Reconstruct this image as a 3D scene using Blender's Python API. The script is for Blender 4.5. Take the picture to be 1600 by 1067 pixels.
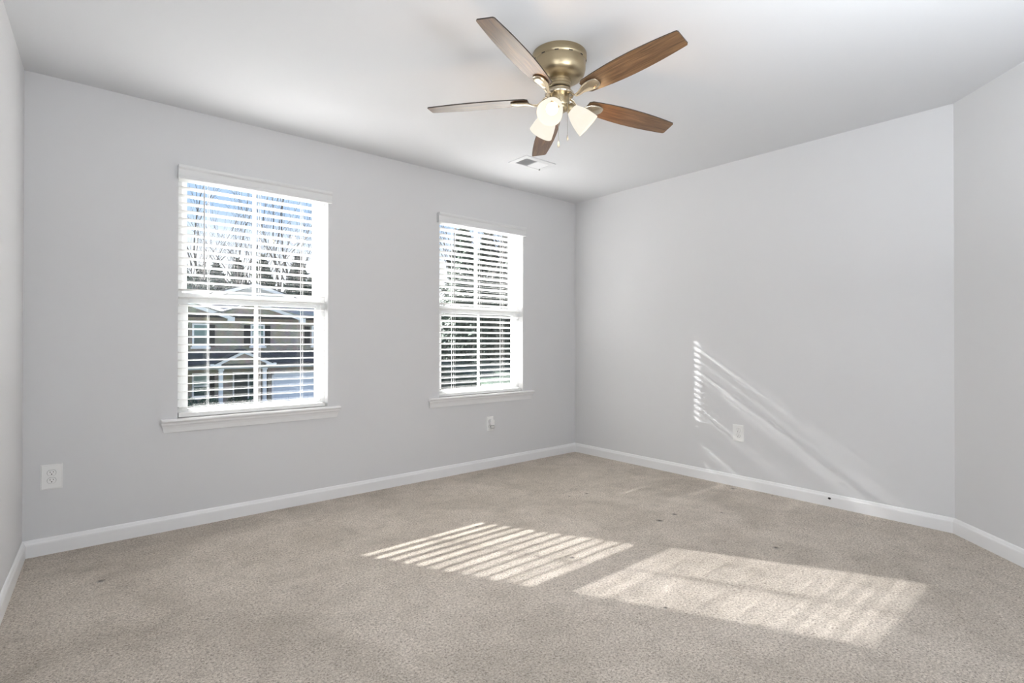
import bpy, bmesh, math, random
from mathutils import Vector, Matrix
S = bpy.context.scene
for o in list(bpy.data.objects):
    bpy.data.objects.remove(o)
PI = math.pi
R = math.radians

# ------------------------------------------------------------------ camera
cam = bpy.data.cameras.new('camera')
cam.sensor_fit = 'HORIZONTAL'
cam.sensor_width = 36
cam.lens = 835.03 / 1600 * 36
cam.shift_x = -4.73 / 1600
cam.shift_y = -5.2 / 1600
cam.clip_start = 0.02
cam.clip_end = 500
camo = bpy.data.objects.new('camera', cam)
S.collection.objects.link(camo)
camo.location = (-3.8658, -3.6224, 1.0891)
camo.rotation_euler = (PI / 2 + 0.0045, -0.0008, -0.7062)
S.camera = camo

# ------------------------------------------------------------------ view, sky, sun, fill
S.view_settings.view_transform = 'Standard'
S.view_settings.look = 'None'
S.view_settings.exposure = 0.14
S.view_settings.gamma = 1.0
S.view_settings.use_curve_mapping = False
S.cycles.use_denoising = True
S.cycles.max_bounces = 12
S.cycles.diffuse_bounces = 6
S.cycles.glossy_bounces = 4
S.cycles.transparent_max_bounces = 12
S.cycles.transmission_bounces = 6
S.cycles.sample_clamp_indirect = 6.0

W = bpy.data.worlds.new('sky')
S.world = W
W.use_nodes = True
wn = W.node_tree.nodes
wl = W.node_tree.links
wn.clear()
w_out = wn.new('ShaderNodeOutputWorld')
w_bg = wn.new('ShaderNodeBackground')
w_tc = wn.new('ShaderNodeTexCoord')
w_sep = wn.new('ShaderNodeSeparateXYZ')
w_ramp = wn.new('ShaderNodeValToRGB')
wl.new(w_tc.outputs['Generated'], w_sep.inputs[0])
wl.new(w_sep.outputs['Z'], w_ramp.inputs[0])
wl.new(w_ramp.outputs[0], w_bg.inputs['Color'])
wl.new(w_bg.outputs[0], w_out.inputs[0])
w_bg.inputs['Strength'].default_value = 1.25
cr = w_ramp.color_ramp
cr.elements[0].position = 0.0
cr.elements[0].color = (0.97, 0.98, 1.0, 1)
cr.elements[1].position = 1.0
cr.elements[1].color = (0.34, 0.48, 0.80, 1)
e = cr.elements.new(0.13); e.color = (0.86, 0.92, 1.0, 1)
e = cr.elements.new(0.215); e.color = (0.40, 0.58, 0.84, 1)
e = cr.elements.new(0.45); e.color = (0.44, 0.58, 0.84, 1)

sun = bpy.data.lights.new('sun', 'SUN')
sun.energy = 57.0
sun.angle = R(0.88)
sun.color = (1.0, 0.985, 0.975)
suno = bpy.data.objects.new('sun', sun)
S.collection.objects.link(suno)
SUN_DIR = Vector((0.518, -1.0, -0.656)).normalized()     # the way the light travels
suno.rotation_euler = SUN_DIR.to_track_quat('-Z', 'Y').to_euler()
suno.location = (-12, 20, 14)

# fill lights added out of view to brighten the room
def area(name, loc, aim, sx, sy, power, col=(1, 1, 1)):
    l = bpy.data.lights.new(name, 'AREA')
    l.shape = 'RECTANGLE'
    l.size = sx
    l.size_y = sy
    l.energy = power
    l.color = col
    o = bpy.data.objects.new(name, l)
    S.collection.objects.link(o)
    o.location = loc
    o.rotation_euler = (Vector(aim) - Vector(loc)).to_track_quat('-Z', 'Y').to_euler()
    return o
area('fill_light_up', (-2.5, -3.85, 1.45), (-2.5, -3.8499, 2.44), 1.3, 0.6, 56.0, (0.90, 0.955, 1.0))
area('fill_light_side', (-4.06, -3.05, 1.35), (0.0, -1.7, 1.05), 1.0, 1.4, 18.0, (0.90, 0.955, 1.0))

# ------------------------------------------------------------------ helpers
C = S.collection

def obj(name, bm, mats, parent=None, smooth=False, loc=None):
    me = bpy.data.meshes.new(name)
    bmesh.ops.recalc_face_normals(bm, faces=bm.faces)
    bm.to_mesh(me)
    bm.free()
    if not isinstance(mats, (list, tuple)):
        mats = [mats]
    for m in mats:
        me.materials.append(m)
    if smooth:
        for p in me.polygons:
            p.use_smooth = True
        try:
            me.set_sharp_from_angle(angle=R(38))
        except Exception:
            pass
    o = bpy.data.objects.new(name, me)
    C.objects.link(o)
    if loc is not None:
        o.location = loc
    if parent is not None:
        o.parent = parent
    return o

def tag(o, label, cat, group=None):
    o['label'] = label
    o['category'] = cat
    if group:
        o['group'] = group
    return o

def thing(name, label, cat, loc=(0, 0, 0), group=None):
    o = bpy.data.objects.new(name, None)
    o.empty_display_size = 0.05
    C.objects.link(o)
    o.location = loc
    return tag(o, label, cat, group)

def struct(name, bm, m, parent=None, smooth=False):
    o = obj(name, bm, m, parent, smooth)
    if parent is None:
        o['kind'] = 'structure'
    return o

def BM():
    return bmesh.new()

def box(bm, x0, x1, y0, y1, z0, z1, mi=0):
    vs = [bm.verts.new((x, y, z)) for x in (x0, x1) for y in (y0, y1) for z in (z0, z1)]
    idx = [(0, 1, 3, 2), (4, 6, 7, 5), (0, 4, 5, 1), (2, 3, 7, 6), (0, 2, 6, 4), (1, 5, 7, 3)]
    fs = []
    for f in idx:
        fc = bm.faces.new([vs[i] for i in f])
        fc.material_index = mi
        fs.append(fc)
    return vs

def bbox(bm, x0, x1, y0, y1, z0, z1, b=0.002, seg=2):
    """bevelled box"""
    t = bmesh.new()
    box(t, x0, x1, y0, y1, z0, z1)
    bmesh.ops.recalc_face_normals(t, faces=t.faces)
    bmesh.ops.bevel(t, geom=list(t.edges), offset=b, segments=seg, affect='EDGES', profile=0.5)
    merge(bm, t)

def merge(bm, t, mat=None):
    me = bpy.data.meshes.new('tmp')
    t.to_mesh(me)
    t.free()
    if mat is not None:
        me.transform(mat)
    bm.from_mesh(me)
    bpy.data.meshes.remove(me)

def prism(bm, pts, axis, a0, a1, mi=0):
    """polygon pts (2D) extruded along axis ('x': pts are (y,z); 'y': (x,z); 'z': (x,y))"""
    def P(p, a):
        return {'x': (a, p[0], p[1]), 'y': (p[0], a, p[1]), 'z': (p[0], p[1], a)}[axis]
    A = [bm.verts.new(P(p, a0)) for p in pts]
    B = [bm.verts.new(P(p, a1)) for p in pts]
    n = len(pts)
    fs = [bm.faces.new(A[::-1]), bm.faces.new(B)]
    for i in range(n):
        fs.append(bm.faces.new((A[i], A[(i + 1) % n], B[(i + 1) % n], B[i])))
    for f in fs:
        f.material_index = mi
    return A, B

def lathe(bm, prof, n=40, mat=None, cap0=True, cap1=True):
    """profile of (r,z) turned around z"""
    M = mat or Matrix.Identity(4)
    rings = []
    for r, z in prof:
        rings.append([bm.verts.new(M @ Vector((r * math.cos(2 * PI * k / n), r * math.sin(2 * PI * k / n), z))) for k in range(n)])
    for a, b in zip(rings, rings[1:]):
        for k in range(n):
            bm.faces.new((a[k], a[(k + 1) % n], b[(k + 1) % n], b[k]))
    if cap0 and prof[0][0] > 1e-6:
        bm.faces.new(rings[0][::-1])
    if cap1 and prof[-1][0] > 1e-6:
        bm.faces.new(rings[-1])
    return rings

def tube(bm, pts, radii, n=8, flat=None):
    """round tube through points; radii may be scalars or (a,b)"""
    rings = []
    pts = [Vector(p) for p in pts]
    up = Vector((0, 0, 1))
    for i, p in enumerate(pts):
        d = (pts[min(i + 1, len(pts) - 1)] - pts[max(i - 1, 0)]).normalized()
        s = d.cross(up)
        if s.length < 1e-4:
            s = d.cross(Vector((1, 0, 0)))
        s.normalize()
        u = s.cross(d).normalized()
        r = radii[i] if isinstance(radii, (list, tuple)) else radii
        ra, rb = r if isinstance(r, (list, tuple)) else (r, r)
        rings.append([bm.verts.new(p + s * ra * math.cos(2 * PI * k / n) + u * rb * math.sin(2 * PI * k / n)) for k in range(n)])
    for a, b in zip(rings, rings[1:]):
        for k in range(n):
            bm.faces.new((a[k], a[(k + 1) % n], b[(k + 1) % n], b[k]))
    bm.faces.new(rings[0][::-1])
    bm.faces.new(rings[-1])
    return rings

def uvsphere(bm, c, r, n=14, m=8, sz=1.0):
    lathe(bm, [(max(1e-5, r * math.sin(PI * i / m)), -r * sz * math.cos(PI * i / m)) for i in range(m + 1)], n, Matrix.Translation(c), False, False)

# ------------------------------------------------------------------ materials
def newmat(name):
    m = bpy.data.materials.new(name)
    m.use_nodes = True
    nt = m.node_tree
    b = nt.nodes['Principled BSDF']
    return m, nt, nt.nodes, nt.links, b

def pmat(name, col, rough=0.5, metal=0.0, spec=0.5, coat=0.0, bump=None, var=None):
    m, nt, N, L, b = newmat(name)
    b.inputs['Base Color'].default_value = (*col, 1)
    b.inputs['Roughness'].default_value = rough
    b.inputs['Metallic'].default_value = metal
    b.inputs['Specular IOR Level'].default_value = spec
    b.inputs['Coat Weight'].default_value = coat
    tc = None
    if bump or var:
        tc = N.new('ShaderNodeTexCoord')
    if var:                                       # (scale, amount) gentle colour variation
        nz = N.new('ShaderNodeTexNoise')
        nz.inputs['Scale'].default_value = var[0]
        nz.inputs['Detail'].default_value = 4
        L.new(tc.outputs['Object'], nz.inputs['Vector'])
        mx = N.new('ShaderNodeMix')
        mx.data_type = 'RGBA'
        mx.inputs[6].default_value = (*[c * (1 - var[1]) for c in col], 1)
        mx.inputs[7].default_value = (*[min(1, c * (1 + var[1])) for c in col], 1)
        L.new(nz.outputs['Fac'], mx.inputs[0])
        L.new(mx.outputs[2], b.inputs['Base Color'])
    if bump:                                      # (scale, strength, distance)
        nb = N.new('ShaderNodeTexNoise')
        nb.inputs['Scale'].default_value = bump[0]
        nb.inputs['Detail'].default_value = 3
        L.new(tc.outputs['Object'], nb.inputs['Vector'])
        bp = N.new('ShaderNodeBump')
        bp.inputs['Strength'].default_value = bump[1]
        bp.inputs['Distance'].default_value = bump[2]
        L.new(nb.outputs['Fac'], bp.inputs['Height'])
        L.new(bp.outputs['Normal'], b.inputs['Normal'])
    return m

M_wall = pmat('wall_paint', (0.655, 0.656, 0.665), 0.62, spec=0.3, bump=(260, 0.08, 0.002), var=(0.9, 0.012))
M_ceil = pmat('ceiling_paint', (0.665, 0.672, 0.69), 0.8, spec=0.2, bump=(180, 0.08, 0.002))
M_trim = pmat('trim_paint', (0.80, 0.80, 0.805), 0.35, spec=0.45, bump=(60, 0.03, 0.001))
M_vinyl = pmat('window_vinyl', (0.84, 0.845, 0.84), 0.32, spec=0.5, var=(3, 0.01))
M_slat = pmat('blind_slat', (0.84, 0.84, 0.83), 0.38, spec=0.45, var=(5, 0.012))
M_valance = pmat('blind_valance', (0.70, 0.705, 0.71), 0.42, var=(4, 0.01))
M_cord = pmat('blind_cord', (0.78, 0.78, 0.77), 0.8, var=(40, 0.03))
M_wand = pmat('tilt_wand', (0.62, 0.62, 0.63), 0.25, var=(10, 0.02))
M_plate = pmat('outlet_plastic', (0.82, 0.82, 0.81), 0.3, var=(12, 0.01))
M_slot = pmat('outlet_slot', (0.02, 0.02, 0.02), 0.6, var=(30, 0.1))
M_clear = pmat('refill_gel', (0.6, 0.6, 0.59), 0.12, spec=0.7, var=(30, 0.08))

def glass_mat(name, tint, refl=0.06):
    m, nt, N, L, b = newmat(name)
    N.remove(b)
    out = N['Material Output']
    tr = N.new('ShaderNodeBsdfTransparent')
    tr.inputs[0].default_value = (*tint, 1)
    gl = N.new('ShaderNodeBsdfGlossy')
    gl.inputs['Roughness'].default_value = 0.02
    fr = N.new('ShaderNodeFresnel')
    fr.inputs['IOR'].default_value = 1.45
    mx = N.new('ShaderNodeMixShader')
    L.new(fr.outputs[0], mx.inputs[0])
    L.new(tr.outputs[0], mx.inputs[1])
    L.new(gl.outputs[0], mx.inputs[2])
    L.new(mx.outputs[0], out.inputs[0])
    return m
M_glass = glass_mat('window_glass', (0.95, 0.953, 0.95))

# carpet: cut pile with speckle, vacuum marks, a few dents and spots
def carpet():
    m, nt, N, L, b = newmat('carpet_pile')
    b.inputs['Roughness'].default_value = 1.0
    b.inputs['Specular IOR Level'].default_value = 0.05
    b.inputs['Sheen Weight'].default_value = 0.25
    b.inputs['Sheen Roughness'].default_value = 0.6
    tc = N.new('ShaderNodeTexCoord')
    def noise(scale, det, rough=0.6, dist=0.0):
        n = N.new('ShaderNodeTexNoise')
        n.inputs['Scale'].default_value = scale
        n.inputs['Detail'].default_value = det
        n.inputs['Roughness'].default_value = rough
        n.inputs['Distortion'].default_value = dist
        L.new(tc.outputs['Object'], n.inputs['Vector'])
        return n
    fine = noise(125, 4, 0.7, 0.6)
    mid = noise(9, 3, 0.6, 0.4)
    big = noise(1.5, 3, 0.55, 0.8)
    def ramp(src, stops):
        r = N.new('ShaderNodeValToRGB')
        r.color_ramp.elements[0].position = stops[0][0]
        r.color_ramp.elements[0].color = (*stops[0][1], 1)
        r.color_ramp.elements[1].position = stops[-1][0]
        r.color_ramp.elements[1].color = (*stops[-1][1], 1)
        for p, c in stops[1:-1]:
            e = r.color_ramp.elements.new(p)
            e.color = (*c, 1)
        L.new(src, r.inputs[0])
        return r
    base = ramp(fine.outputs['Fac'], [(0.35, (0.262, 0.212, 0.168)), (0.465, (0.545, 0.472, 0.398)), (0.56, (0.685, 0.609, 0.527)), (0.67, (0.835, 0.76, 0.68))])
    def mul(a, bb, fac=1.0):
        x = N.new('ShaderNodeMix')
        x.data_type = 'RGBA'
        x.blend_type = 'MULTIPLY'
        x.inputs[0].default_value = fac
        L.new(a, x.inputs[6])
        L.new(bb, x.inputs[7])
        return x.outputs[2]
    bigr = ramp(big.outputs['Fac'], [(0.34, (0.80, 0.79, 0.765)), (0.52, (0.97, 0.965, 0.955)), (0.64, (1.06, 1.06, 1.06))])
    midr = ramp(mid.outputs['Fac'], [(0.33, (0.88, 0.875, 0.865)), (0.5, (1, 1, 1)), (0.7, (1.05, 1.05, 1.05))])
    col = mul(mul(base.outputs[0], bigr.outputs[0]), midr.outputs[0])
    # small dark spots where furniture feet and spills stood
    spots = [(-1.097, -1.725, .026), (-0.924, -1.716, .021), (-0.091, -1.665, .020), (-1.005, -1.055, .018), (-1.144, -1.019, .012),
             (-1.902, -1.765, .018), (-0.991, -2.37, .020), (-3.721, -0.564, .022), (-2.004, -1.094, .014), (-0.664, -1.89, .012), (-0.051, -1.935, .012),
             (-1.98, -2.36, .014)]
    acc = None
    for (x, y, r) in spots:
        d = N.new('ShaderNodeVectorMath')
        d.operation = 'DISTANCE'
        L.new(tc.outputs['Object'], d.inputs[0])
        d.inputs[1].default_value = (x, y, 0)
        mr = N.new('ShaderNodeMapRange')
        mr.inputs[1].default_value = r * 0.15
        mr.inputs[2].default_value = r * 0.95
        mr.inputs[3].default_value = 0.22
        mr.inputs[4].default_value = 1.0
        L.new(d.outputs['Value'], mr.inputs[0])
        if acc is None:
            acc = mr.outputs[0]
        else:
            q = N.new('ShaderNodeMath')
            q.operation = 'MINIMUM'
            L.new(acc, q.inputs[0])
            L.new(mr.outputs[0], q.inputs[1])
            acc = q.outputs[0]
    cc = N.new('ShaderNodeCombineColor')
    for i in range(3):
        L.new(acc, cc.inputs[i])
    col = mul(col, cc.outputs[0])
    L.new(col, b.inputs['Base Color'])
    nb = noise(130, 5, 0.75, 0.8)
    add = N.new('ShaderNodeMath')
    add.operation = 'MULTIPLY_ADD'
    L.new(acc, add.inputs[0])
    add.inputs[1].default_value = 1.6
    L.new(nb.outputs['Fac'], add.inputs[2])
    bp = N.new('ShaderNodeBump')
    bp.inputs['Strength'].default_value = 0.9
    bp.inputs['Distance'].default_value = 0.010
    L.new(add.outputs[0], bp.inputs['Height'])
    L.new(bp.outputs['Normal'], b.inputs['Normal'])
    return m
M_carpet = carpet()

# ------------------------------------------------------------------ room shell
H = 2.44
X0 = -4.003
CY = -2.932                        # where the right wall turns 45 degrees
BY = -4.30                         # wall behind the camera
DX = X0 + 0.055 * BY               # left wall runs slightly out of square
CX = BY - CY                       # x where the angled wall meets the wall behind
floor_poly = [(X0, 0), (0, 0), (0, CY), (CX, BY), (DX, BY)]
o_ = 0.25

bm = BM()
prism(bm, [(X0 - .14, .14), (.14, .14), (.14, BY - .14), (DX - .14, BY - .14)], 'z', -0.12, 0.0)
struct('floor', bm, M_carpet)
bm = BM()
prism(bm, [(X0 - .14, .14), (.14, .14), (.14, BY - .14), (DX - .14, BY - .14)], 'z', H, H + 0.12)
struct('ceiling', bm, M_ceil)

OP = [(-3.343, -2.463, 0.617, 2.101), (-1.567, -0.683, 0.617, 2.101)]
WT = 0.14
bm = BM()
xs = [X0 - WT, OP[0][0], OP[0][1], OP[1][0], OP[1][1], WT]
zs = [0.0, 0.617, 2.101, H]
gv = {}
def gvert(i, j, y):
    k = (i, j, y)
    if k not in gv:
        gv[k] = bm.verts.new((xs[i], y, zs[j]))
    return gv[k]
def isopen(i, j):
    return i in (1, 3) and j == 1
for i in range(5):
    for j in range(3):
        if isopen(i, j):
            for (a, b2) in (((i, j), (i + 1, j)), ((i + 1, j), (i + 1, j + 1)), ((i + 1, j + 1), (i, j + 1)), ((i, j + 1), (i, j))):
                bm.faces.new((gvert(*a, 0.0), gvert(*b2, 0.0), gvert(*b2, WT), gvert(*a, WT)))
        else:
            for y in (0.0, WT):
                bm.faces.new((gvert(i, j, y), gvert(i + 1, j, y), gvert(i + 1, j + 1, y), gvert(i, j + 1, y)))
struct('wall_back', bm, M_wall)
bm = BM()
box(bm, 0, WT, CY, 0, 0, H)
struct('wall_right', bm, M_wall)
bm = BM()
prism(bm, [(0, CY), (CX, BY), (CX + .14, BY - .0), (.14, CY)], 'z', 0, H)
struct('wall_angled', bm, M_wall)
bm = BM()
prism(bm, [(X0, 0), (DX, BY), (DX - WT, BY), (X0 - WT, 0)], 'z', 0, H)
struct('wall_left', bm, M_wall)
bm = BM()
prism(bm, [(DX - WT, BY), (CX + .14, BY), (CX + .14, BY - WT), (DX - WT, BY - WT)], 'z', 0, H)
struct('wall_front', bm, M_wall)

# baseboards: one moulded run per wall, mitred at the corners
BPROF = [(0.0, 0.0), (0.0135, 0.0), (0.0135, 0.060), (0.0125, 0.066), (0.0095, 0.071), (0.0080, 0.077), (0.0060, 0.0815), (0.0025, 0.0845), (0.0, 0.085)]
NP = len(floor_poly)
def inset(i, d):
    p = Vector(floor_poly[i])
    a = (p - Vector(floor_poly[i - 1])).normalized()
    b = (Vector(floor_poly[(i + 1) % NP]) - p).normalized()
    na = Vector((a.y, -a.x))
    nb = Vector((b.y, -b.x))
    mdir = (na + nb)
    return p + mdir * (d / (1 + na.dot(nb)))
def baseboard(i, name):
    bm = BM()
    A, B = [], []
    for d, z in BPROF:
        a = inset(i, d)
        b = inset((i + 1) % NP, d)
        A.append(bm.verts.new((a.x, a.y, z)))
        B.append(bm.verts.new((b.x, b.y, z)))
    n = len(BPROF)
    bm.faces.new(A[::-1])
    bm.faces.new(B)
    for k in range(n):
        bm.faces.new((A[k], A[(k + 1) % n], B[(k + 1) % n], B[k]))
    return struct(name, bm, M_trim)
for i, nm in enumerate(['baseboard_back', 'baseboard_right', 'baseboard_angled', 'baseboard_front', 'baseboard_left']):
    baseboard(i, nm)

# a dark knock in the paint of the right baseboard
bm = BM()
prism(bm, [(-2.300, .055), (-2.292, .061), (-2.283, .060), (-2.278, .054), (-2.286, .047), (-2.294, .049)], 'x', -0.0142, -0.0132)
M_chip = pmat('chipped_paint', (0.03, 0.028, 0.025), 0.8, var=(80, 0.2))
ch = obj('paint_chip', bm, M_chip, bpy.data.objects['baseboard_right'])

# ------------------------------------------------------------------ windows
def make_window(idx, x0, x1, ymid_z):
    z0, z1 = 0.637, 2.101
    root = bpy.data.objects.new('window_%d' % idx, None)
    root.empty_display_size = 0.05
    C.objects.link(root)
    root.location = ((x0 + x1) / 2, 0, z0)
    root['kind'] = 'structure'
    off = Vector(root.location)
    def part(name, bm, m, par=root, smooth=False):
        bmesh.ops.translate(bm, verts=bm.verts, vec=-off)
        return obj(name, bm, m, par, smooth)
    # outer frame
    f = 0.030
    bm = BM()
    bbox(bm, x0, x0 + f, .062, .136, z0 - .02, z1, .002)
    bbox(bm, x1 - f, x1, .062, .136, z0 - .02, z1, .002)
    bbox(bm, x0 + f, x1 - f, .062, .136, z1 - .016, z1, .002)
    bbox(bm, x0 + f, x1 - f, .062, .136, z0 - .02, z0 + .018, .002)
    # parting bead at each side, the shadow line between the two tracks
    bbox(bm, x0 + f, x0 + f + .006, .096, .102, z0 + .018, z1 - f, .001)
    bbox(bm, x1 - f - .006, x1 - f, .096, .102, z0 + .018, z1 - f, .001)
    part('window_frame', bm, M_vinyl)
    st = 0.031
    ax0, ax1 = x0 + f, x1 - f
    zm = ymid_z
    # upper sash (outer track)
    def sash(name, ya, yb, za, zb, rb, rt):
        bm = BM()
        bbox(bm, ax0, ax0 + st, ya, yb, za, zb, .0025)
        bbox(bm, ax1 - st, ax1, ya, yb, za, zb, .0025)
        bbox(bm, ax0 + st, ax1 - st, ya, yb, za, za + rb, .0025)
        bbox(bm, ax0 + st, ax1 - st, ya, yb, zb - rt, zb, .0025)
        s = part(name, bm, M_vinyl)
        yg = (ya + yb) / 2
        bm = BM()
        box(bm, ax0 + st - .004, ax1 - st + .004, yg - .0015, yg + .0015, za + rb - .004, zb - rt + .004)
        part('glass', bm, M_glass, s)
        bm = BM()
        xc = (x0 + x1) / 2
        bbox(bm, xc - .0105, xc + .0105, yg - .007, yg - .002, za + rb - .002, zb - rt + .002, .001)
        part('muntin', bm, M_vinyl, s)
        return s
    for s_name, args in (('upper_sash', (.114, .137, zm - .022, z1 - .016, .040, .027)), ('lower_sash', (.066, .094, z0 + .006, zm + .024, .040, .058))):
        s = sash(s_name, *args)
        if s_name == 'lower_sash':
            bm = BM()                                   # lip along the top of the meeting rail
            bbox(bm, ax0, ax1, .060, .067, zm + .012, zm + .026, .0015)
            part('meeting_rail_lip', bm, M_vinyl, s)
            for xf in (0.25, 0.74):
                xl = x0 + (x1 - x0) * xf
                bm = BM()
                prism(bm, [(xl - .034, zm + .024), (xl - .020, zm + .036), (xl + .022, zm + .036), (xl + .034, zm + .024)], 'y', .072, .092)
                bbox(bm, xl - .014, xl + .014, .076, .088, zm + .035, zm + .041, .001)
                part('sash_lock', bm, M_vinyl, s)
    return root, part

WIN = []
for k, (x0, x1, _, _) in enumerate(OP):
    root, part = make_window(k + 1, x0, x1, 1.345)
    # stool with horns and a nosing, and the moulded apron below it
    bm = BM()
    hx0, hx1 = [(-3.424, -2.384), (-1.670, -0.572)][k]
    yN = -.036
    nose = [(.068, .617), (.068, .637), (yN + .006, .637), (yN + .002, .6345), (yN, .629), (yN, .626), (yN + .003, .620), (yN + .008, .617)]
    noseb = [(0.0, .617), (0.0, .637)] + nose[2:]
    prism(bm, nose, 'x', x0 + .0005, x1 - .0005)
    prism(bm, noseb, 'x', hx0, x0 + .0005)
    prism(bm, noseb, 'x', x1 - .0005, hx1)
    part('window_sill', bm, M_trim)
    bm = BM()
    # apron: cove moulding, its ends returned to the wall
    ap = [(0, .560), (-.008, .560), (-.010, .570), (-.013, .583), (-.0185, .597), (-.024, .606), (-.0255, .617), (0, .617)]
    n = len(ap)
    A = [bm.verts.new((hx0 + .016 - (-y) * .45 - (z - .56) * .10, y, z)) for y, z in ap]
    B = [bm.verts.new((hx1 - .020 + (-y) * .45 + (z - .56) * .10, y, z)) for y, z in ap]
    bm.faces.new(A[::-1])
    bm.faces.new(B)
    for q in range(n):
        bm.faces.new((A[q], A[(q + 1) % n], B[(q + 1) % n], B[q]))
    part('apron', bm, M_trim)
    WIN.append(root)

# ------------------------------------------------------------------ blinds
def make_blind(name, label, x0, x1, vx0, vx1, tilt, lads, wand_x, gap_end, seed):
    root = thing(name, label, 'window blind', ((x0 + x1) / 2, .030, 1.35), 'white horizontal blinds')
    off = Vector(root.location)
    rnd = random.Random(seed)
    def part(nm, bm, m, par=root, smooth=False):
        bmesh.ops.translate(bm, verts=bm.verts, vec=-off)
        return obj(nm, bm, m, par, smooth)
    sx0, sx1 = x0 + .006, x1 - .0150
    pitch = 0.0460
    z_top = 2.030
    bm = BM()
    n = 0
    z = z_top
    bot = 0.664
    K = 6
    while z > bot + .026:
        t = R(tilt + rnd.uniform(-.35, .35))
        dz0, dz1 = rnd.uniform(-.0008, .0008), rnd.uniform(-.0008, .0008)
        ring = []
        wd = .0505
        prof = []
        for q in range(K + 1):                       # shallow crowned slat section
            s = -wd / 2 + wd * q / K
            prof.append((s, .0016 + .0012 * (1 - (2 * s / wd) ** 2)))
        for q in range(K, -1, -1):
            s = -wd / 2 + wd * q / K
            prof.append((s, -.0011 + .0012 * (1 - (2 * s / wd) ** 2)))
        A, B = [], []
        for s, h in prof:
            # s grows outwards (+y); a positive tilt lifts the room-side edge
            yy = .031 + s * math.cos(t) + h * math.sin(t)
            zz = z - s * math.sin(t) + h * math.cos(t)
            A.append(bm.verts.new((sx0, yy, zz + dz0)))
            B.append(bm.verts.new((sx1, yy, zz + dz1)))
        bm.faces.new(A[::-1])
        bm.faces.new(B)
        for q in range(len(prof)):
            bm.faces.new((A[q], A[(q + 1) % len(prof)], B[(q + 1) % len(prof)], B[q]))
        z -= pitch
        n += 1
    part('slats', bm, M_slat)
    bm = BM()
    bbox(bm, sx0, sx1, .007, .055, .6405, .664, .003)
    part('bottom_rail', bm, M_slat)
    bm = BM()
    bbox(bm, sx0, sx1, .006, .056, 2.046, 2.092, .002)
    part('headrail', bm, M_slat)
    # moulded valance in front of the headrail, returned at both ends
    bm = BM()
    yv = -.036
    vp = [(yv + .012, 2.024), (yv + .003, 2.024), (yv, 2.028), (yv + .001, 2.040), (yv + .004, 2.043), (yv + .004, 2.078), (yv + .001, 2.081), (yv - .004, 2.088), (yv - .006, 2.098), (yv - .004, 2.103), (yv + .012, 2.103)]
    prism(bm, vp, 'x', vx0, vx1)
    bbox(bm, vx0, vx0 + .008, yv + .010, -.0005, 2.026, 2.102, .001)
    bbox(bm, vx1 - .008, vx1, yv + .010, -.0005, 2.026, 2.102, .001)
    part('valance', bm, M_valance)
    for lx in lads:
        bm = BM()
        for yy in (.0045, .0575):
            box(bm, lx - .0006, lx + .0006, yy - .0005, yy + .0005, .655, 2.05)
        zz = z_top
        for q in range(n):
            box(bm, lx - .0005, lx + .0005, .0045, .0575, zz - .0036, zz - .0028)
            zz -= pitch
        part('ladder_cord', bm, M_cord)
        bm = BM()
        box(bm, lx + .0018, lx + .0028, .0302, .0312, .66, 2.05)
        part('lift_cord', bm, M_cord)
    bm = BM()
    tube(bm, [(wand_x, -.004, 2.006), (wand_x, -.006, 1.96), (wand_x + .001, -.008, 1.60), (wand_x + .001, -.008, 1.462)], [.0022, .0042, .0045, .0048], 8)
    uvsphere(bm, (wand_x + .001, -.008, 1.458), .0062, 10, 6, 1.4)
    part('tilt_wand', bm, M_wand, smooth=True)
    return root
make_blind('window_blind', 'white slatted blind on the nearer left window, slats almost level', OP[0][0], OP[0][1], -3.347, -2.449, 7.5, (-3.182, -2.893, -2.628), -3.212, 0, 3)
make_blind('window_blind', 'white slatted blind on the window nearer the room corner, slats tilted', OP[1][0], OP[1][1], -1.592, -0.674, 12.9, (-1.412, -1.150, -0.900), -1.432, 0, 5)

# ------------------------------------------------------------------ wall outlets
def ellipse_shape(w, h, cut, n=28):
    pts = []
    for k in range(n):
        a = 2 * PI * k / n
        x = w * math.cos(a)
        z = h * math.sin(a)
        z = max(-cut, min(cut, z))
        pts.append((x, z))
    return pts

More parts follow.
